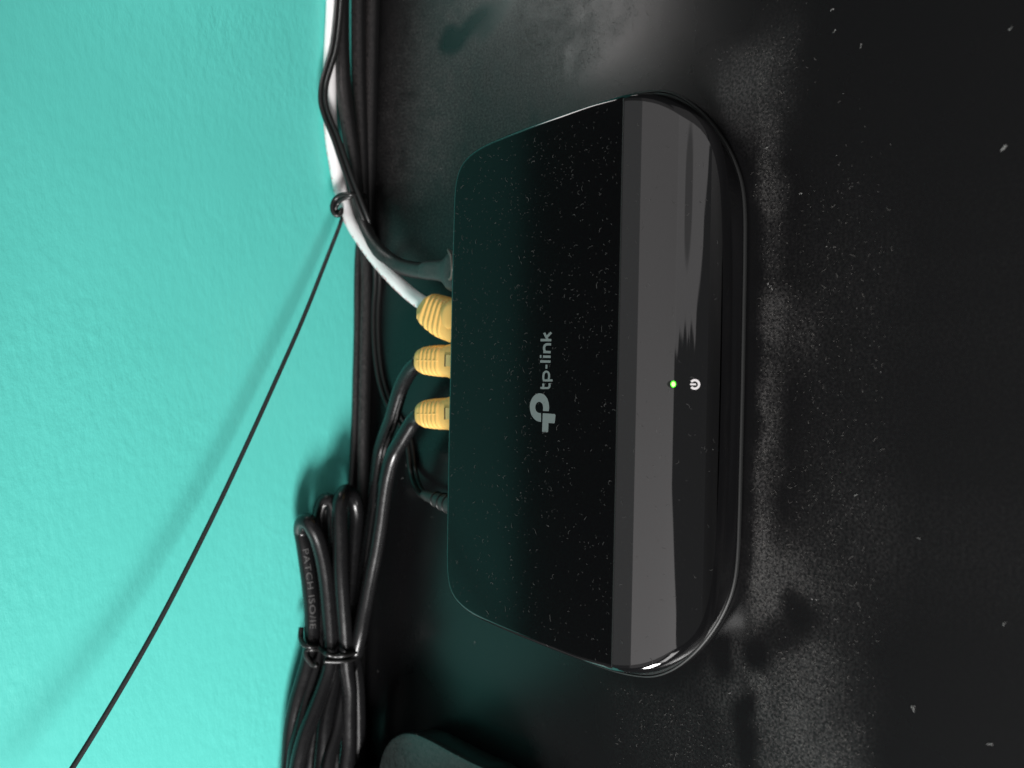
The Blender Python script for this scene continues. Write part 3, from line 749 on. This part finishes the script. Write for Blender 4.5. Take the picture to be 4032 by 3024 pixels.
Cp = [pY(1352, 3110, 233.2), pY(1362, 3021, 233.2), pY(1373, 2930, 233.4), pY(1374, 2822, 233.6), pY(1374, 2713, 233.8), pY(1362, 2623, 234), pY(1357, 2514, 233.4), pY(1354, 2447, 233), pY(1347, 2356, 232.8), pY(1340, 2248, 232.6), pY(1339, 2139, 232.6), pY(1338, 2040, 232.8), pY(1341, 1975, 233.4), pY(1354, 1941, 235), pY(1374, 1938, 237.2), pY(1393, 1965, 239), pY(1402, 2030, 240), pY(1397, 2110, 240), pY(1387, 2248, 239.6), pY(1378, 2392, 239), pY(1384, 2540, 238.6), pY(1400, 2640, 238.4), pY(1408, 2749, 238.4), pY(1412, 2860, 238.6), pY(1411, 2960, 238.8), pY(1406, 3110, 239)]
Dp = [pY(1400, 2540, 236), pY(1375, 2640, 236.6), pY(1350, 2760, 236.4), pY(1330, 2860, 235.8), pY(1300, 2960, 235), pY(1268, 3110, 234.2)]
Ep = [pY(1340, 2540, 244), pY(1322, 2700, 244), pY(1330, 2850, 243.6), pY(1328, 2980, 243.2), pY(1320, 3110, 243)]
Fp = [pY(1296, 2540, 244.6), pY(1268, 2720, 244.8), pY(1240, 2860, 244.8), pY(1222, 3000, 244.8), pY(1212, 3110, 244.8)]
st = []
for q, pts in enumerate((A, Bp, Cp, Dp, Ep, Fp)):
    pa = crom(pts, 1.0); st.append(pa)
    obj("strand", *tube(wob(pa, 0.3, q * 3.7, 0.05) if q else pa, RS if q != 3 else 2.3, 18), M_BLACK_CABLE, bd)
# printing on the outermost strand, reading down the picture
def cable_text(text, path, v0, length, rad, size, roll):
    cu = bpy.data.curves.new("print_text", 'FONT'); cu.body = text; cu.size = 1.0; cu.space_character = 1.12
    to = bpy.data.objects.new("print_text", cu); COL.objects.link(to)
    dg = bpy.context.evaluated_depsgraph_get(); me = to.evaluated_get(dg).to_mesh()
    bm = bmesh.new(); bm.from_mesh(me); bmesh.ops.triangulate(bm, faces=bm.faces)
    for _ in range(3):
        bmesh.ops.subdivide_edges(bm, edges=[e for e in bm.edges if e.calc_length() > 0.12], cuts=1)
        bmesh.ops.triangulate(bm, faces=bm.faces)
    bm.verts.index_update()
    V = [v.co.copy() for v in bm.verts]; Fc = [tuple(v.index for v in f.verts) for f in bm.faces]; bm.free()
    to.evaluated_get(dg).to_mesh_clear(); bpy.data.objects.remove(to); bpy.data.curves.remove(cu)
    xm = max(v.x for v in V); L = [0.0]
    for i in range(1, len(path)): L.append(L[-1] + (path[i] - path[i - 1]).length)
    out = []
    for v in V:
        s = v0 + v.x / xm * length; j = 0
        while j < len(L) - 2 and L[j + 1] < s: j += 1
        f = (s - L[j]) / (L[j + 1] - L[j]); c = path[j].lerp(path[j + 1], f); t = (path[j + 1] - path[j]).normalized()
        view = (EYE - c).normalized(); view = (view - t * view.dot(t)).normalized()
        upv = t.cross(view).normalized()
        ang = roll + (v.y - 0.36) * size / rad
        # letter tops point to the right of the picture, i.e. away from the wall
        out.append(c + (view * math.cos(ang) - upv * math.sin(ang)) * (rad + 0.07))
    return out, Fc
rev = list(reversed(st[0]))
# strand A runs from the bottom up; find where the printed stretch begins (v about 2140) and run down
def vpix(p):
    q = p - EYE; wz = q.dot(FW); return 1512 - F * q.dot(CY) / wz
k0 = min(range(len(st[0]) // 2), key=lambda i: abs(vpix(st[0][i]) - 2148))
k1 = min(range(len(st[0]) // 2), key=lambda i: abs(vpix(st[0][i]) - 2440))
seg = list(reversed(st[0][k1 - 6:k0 + 1]))
Ls = sum((seg[i + 1] - seg[i]).length for i in range(len(seg) - 1))
tv, tf = cable_text("PATCH ISO/IE", seg, 0.2, Ls - 4.5, RS, 2.7, 0.10)
obj("printing", tv, tf, M_CABLE_PRINT, bd, False)

# ---------------------------------------------------------------- wire ties
tg = "black wire ties"
t1 = thing("wire_tie", "black wire tie curled round the white and black cables by the wall", "tie", pY(1340, 800, 242), tg)
tp = [pY(1440, 772, 240), pY(1416, 764, 237), pY(1385, 766, 236), pY(1356, 766, 238), pY(1334, 772, 240), pY(1317, 788, 241.5), pY(1309, 812, 242), pY(1313, 836, 242), pY(1327, 848, 241.5), pY(1341, 842, 241), pY(1344, 822, 241.5)]
obj("wire", *tube(crom(tp, 0.5), 0.85, 12), M_WIRE, t1)
tp2 = [pY(1420, 778, 240), pY(1385, 775, 236.5), pY(1352, 782, 238.5), pY(1331, 800, 241), pY(1322, 822, 242), pY(1331, 836, 243)]
obj("wire_end", *tube(crom(tp2, 0.5), 0.75, 12), M_WIRE, t1)
t2 = thing("wire_tie", "glossy black wire tie pulled tight round the folded bundle", "tie", pY(1300, 2570, 236), tg)
tq = [pY(1186, 2470, 243), pY(1184, 2510, 242), pY(1196, 2538, 239.5), pY(1222, 2546, 237.6), pY(1250, 2549, 238), pY(1268, 2562, 236), pY(1290, 2576, 232.6), pY(1320, 2582, 231.6), pY(1352, 2580, 230), pY(1380, 2574, 230.4), pY(1408, 2562, 231.5), pY(1432, 2545, 236), pY(1436, 2536, 240)]
obj("wire", *tube(crom(tq, 0.5), 0.85, 12), M_WIRE, t2)
tq2 = [pY(1262, 2556, 240), pY(1230, 2556, 237.6), pY(1206, 2560, 239.2), pY(1205, 2580, 239), pY(1216, 2600, 238.4), pY(1236, 2620, 237.2), pY(1250, 2616, 236.2)]
obj("wire_end", *tube(crom(tq2, 0.5), 0.85, 12), M_WIRE, t2)
tq3 = [pY(1275, 2602, 234), pY(1320, 2604, 232.2), pY(1356, 2602, 231), pY(1390, 2594, 232), pY(1420, 2575, 236)]
obj("wire_loop", *tube(crom(tq3, 0.5), 0.8, 12), M_WIRE, t2)

# ---------------------------------------------------------------- lint and specks of dust
def fibre(V, Fc, p, n, length, wd, curl, rnd, t0=None):
    a = rnd.uniform(0, 2 * math.pi) if t0 is None else t0
    ex = n.orthogonal().normalized(); ey = n.cross(ex)
    k = rnd.uniform(-curl, curl); seg_ = 4; q = p.copy(); b0 = len(V)
    for i in range(seg_ + 1):
        d = ex * math.cos(a) + ey * math.sin(a); s = n.cross(d)
        w_ = wd * (0.5 if i in (0, seg_) else 1.0)
        lift = n * (0.05 + 0.10 * math.sin(math.pi * i / seg_))
        V.append(q + s * w_ + lift); V.append(q - s * w_ + lift)
        q = q + d * (length / seg_); a += k / seg_
    for i in range(seg_):
        j = b0 + 2 * i; Fc.append((j, j + 2, j + 3, j + 1))
def speck(V, Fc, p, n, r, rnd):
    ex = n.orthogonal().normalized(); ey = n.cross(ex); b0 = len(V); N = 5
    for i in range(N):
        t = 2 * math.pi * i / N + rnd.random(); rr = r * rnd.uniform(0.7, 1.2); V.append(p + ex * rr * math.cos(t) + ey * rr * math.sin(t))
    V.append(p + n * r * 0.9)
    for i in range(N): Fc.append((b0 + i, b0 + (i + 1) % N, b0 + N))
def lint_on_switch():
    rnd = random.Random(11); V = []; Fc = []; n = 0
    up = Vector((0, 0, 1))
    while n < 1300:
        y = rnd.uniform(119.2, 177); xm_ = x_at(TI, y) - 0.6; x = rnd.uniform(-xm_, xm_)
        dens = 0.45 + 0.5 * noise.noise(Vector((x * 0.05, y * 0.05, 5))) + (0.22 if x > 5 else 0.0)
        if rnd.random() > dens: continue
        n += 1
        big = rnd.random() < 0.10
        fibre(V, Fc, Vector((x, y, 22.02)), up, rnd.uniform(0.8, 1.7) if big else rnd.uniform(0.18, 0.7), rnd.uniform(0.035, 0.06) if big else rnd.uniform(0.022, 0.045), 3.4, rnd, rnd.gauss(-0.3, 0.8))
        if rnd.random() < 0.12: speck(V, Fc, Vector((x + 1, y, 22.02)), up, rnd.uniform(0.03, 0.07), rnd)
    for k in range(230):
        y = rnd.uniform(101, 118); xm_ = x_at(TI, y) - 1; x = rnd.uniform(-xm_, xm_); al = math.asin(max(-1, min(1, (YC - y) / R)))
        nn = Vector((0, -math.sin(al), math.cos(al))); p = Vector((x, y, prof(y))) + nn * 0.02
        if rnd.random() < 0.5: fibre(V, Fc, p, nn, rnd.uniform(0.25, 1.3), rnd.uniform(0.02, 0.04), 2.5, rnd)
        else: speck(V, Fc, p, nn, rnd.uniform(0.03, 0.07), rnd)
    for a, b in [(1952, 877), (2133, 2029), (2807, 1769), (2233, 1824), (2050, 1940), (2110, 1550)]:
        p = psurf(a, b, 0.02); speck(V, Fc, p, Vector((0, 0, 1)), 0.15, rnd)
    return V, Fc
o = obj("lint", *lint_on_switch(), M_LINT, None, False)
tag(o, "fine grey lint and dust specks scattered over the top of the black switch", "lint", None, "stuff")
def in_case(x, y): return abs(x) < 77 and 97.5 < y < 178.5
def lint_on_desk():
    rnd = random.Random(23); V = []; Fc = []; n = 0; tries = 0
    up = Vector((0, 0, 1))
    while n < 9500 and tries < 600000:
        tries += 1
        x = rnd.uniform(-105, 120); y = rnd.uniform(66, 240)
        if in_case(x, y): continue
        d = dust_at(x, y)
        if y > 175: d *= 0.25
        if rnd.random() > d * 1.5 - 0.01: continue
        n += 1
        fibre(V, Fc, Vector((x, y, 0.02)), up, rnd.uniform(0.12, 0.45) if rnd.random() < 0.85 else rnd.uniform(0.5, 1.5), rnd.uniform(0.014, 0.040), 3.2, rnd)
    return V, Fc
o = obj("lint", *lint_on_desk(), M_DESK_LINT, None, False)
tag(o, "grey dust fibres gathered on the black desk in front of the switch", "lint", None, "stuff")
def desk_specks():
    rnd = random.Random(5); V = []; Fc = []; up = Vector((0, 0, 1))
    for a, b, r in [(1869, 2526, 0.34), (1738, 665, 0.42), (2068, 388, 0.3), (2080, 395, 0.2), (3020, 580, 0.42), (3156, 762, 0.28), (2425, 320, 0.28), (3199, 2360, 0.3), (3215, 2362, 0.22), (3590, 2782, 0.45), (3956, 575, 0.6), (3950, 585, 0.5), (2875, 2728, 0.25), (3366, 1950, 0.35), (3255, 970, 0.25),
                    (3280, 36, 0.4), (3288, 118, 0.35), (3975, 115, 0.4), (3390, 175, 0.35), (3025, 1115, 0.4), (3030, 1130, 0.3), (3040, 1140, 0.3), (3600, 2780, 0.3), (3905, 2930, 0.45), (3950, 2460, 0.35), (3620, 2120, 0.3), (1490, 2644, 0.3), (1585, 1882, 0.35), (1600, 1830, 0.25), (1483, 724, 0.25)]:
        p = pz(a, b, 0.02)
        speck(V, Fc, p, up, r * 0.5, rnd)
        fibre(V, Fc, p, up, r * rnd.uniform(1.4, 2.6), r * rnd.uniform(0.12, 0.24), 3.0, rnd)
    for k in range(420):
        p = Vector((rnd.uniform(-100, 110), rnd.uniform(66, 235), 0.02))
        if in_case(p.x, p.y): continue
        speck(V, Fc, p, up, rnd.uniform(0.03, 0.10), rnd)
    return V, Fc
o = obj("dust_specks", *desk_specks(), M_SPECK, None, False)
tag(o, "pale specks of grit scattered across the black desk", "dust", None, "stuff")
def lint_on_foot():
    rnd = random.Random(31); V = []; Fc = []; up = Vector((0, 0, 1))
    for a, b in [(1698, 2955), (1780, 2970), (1785, 2990), (1810, 2990), (1645, 2900), (1648, 2985), (1596, 3005), (1735, 3010), (1560, 2960), (1620, 2930)]:
        fibre(V, Fc, pz(a, b, 12.03), up, rnd.uniform(0.6, 1.8), 0.05, 1.2, rnd, rnd.gauss(0.2, 0.5))
    for k in range(60):
        p = pz(rnd.uniform(1520, 1850), rnd.uniform(2900, 3060), 12.03)
        if abs(p.x) < 111.5: continue
        fibre(V, Fc, p, up, rnd.uniform(0.2, 0.7), 0.03, 2, rnd)
    return V, Fc
o = obj("lint", *lint_on_foot(), M_LINT, None, False)
tag(o, "a few pale lint fibres on the dusty monitor foot", "lint", None, "stuff")
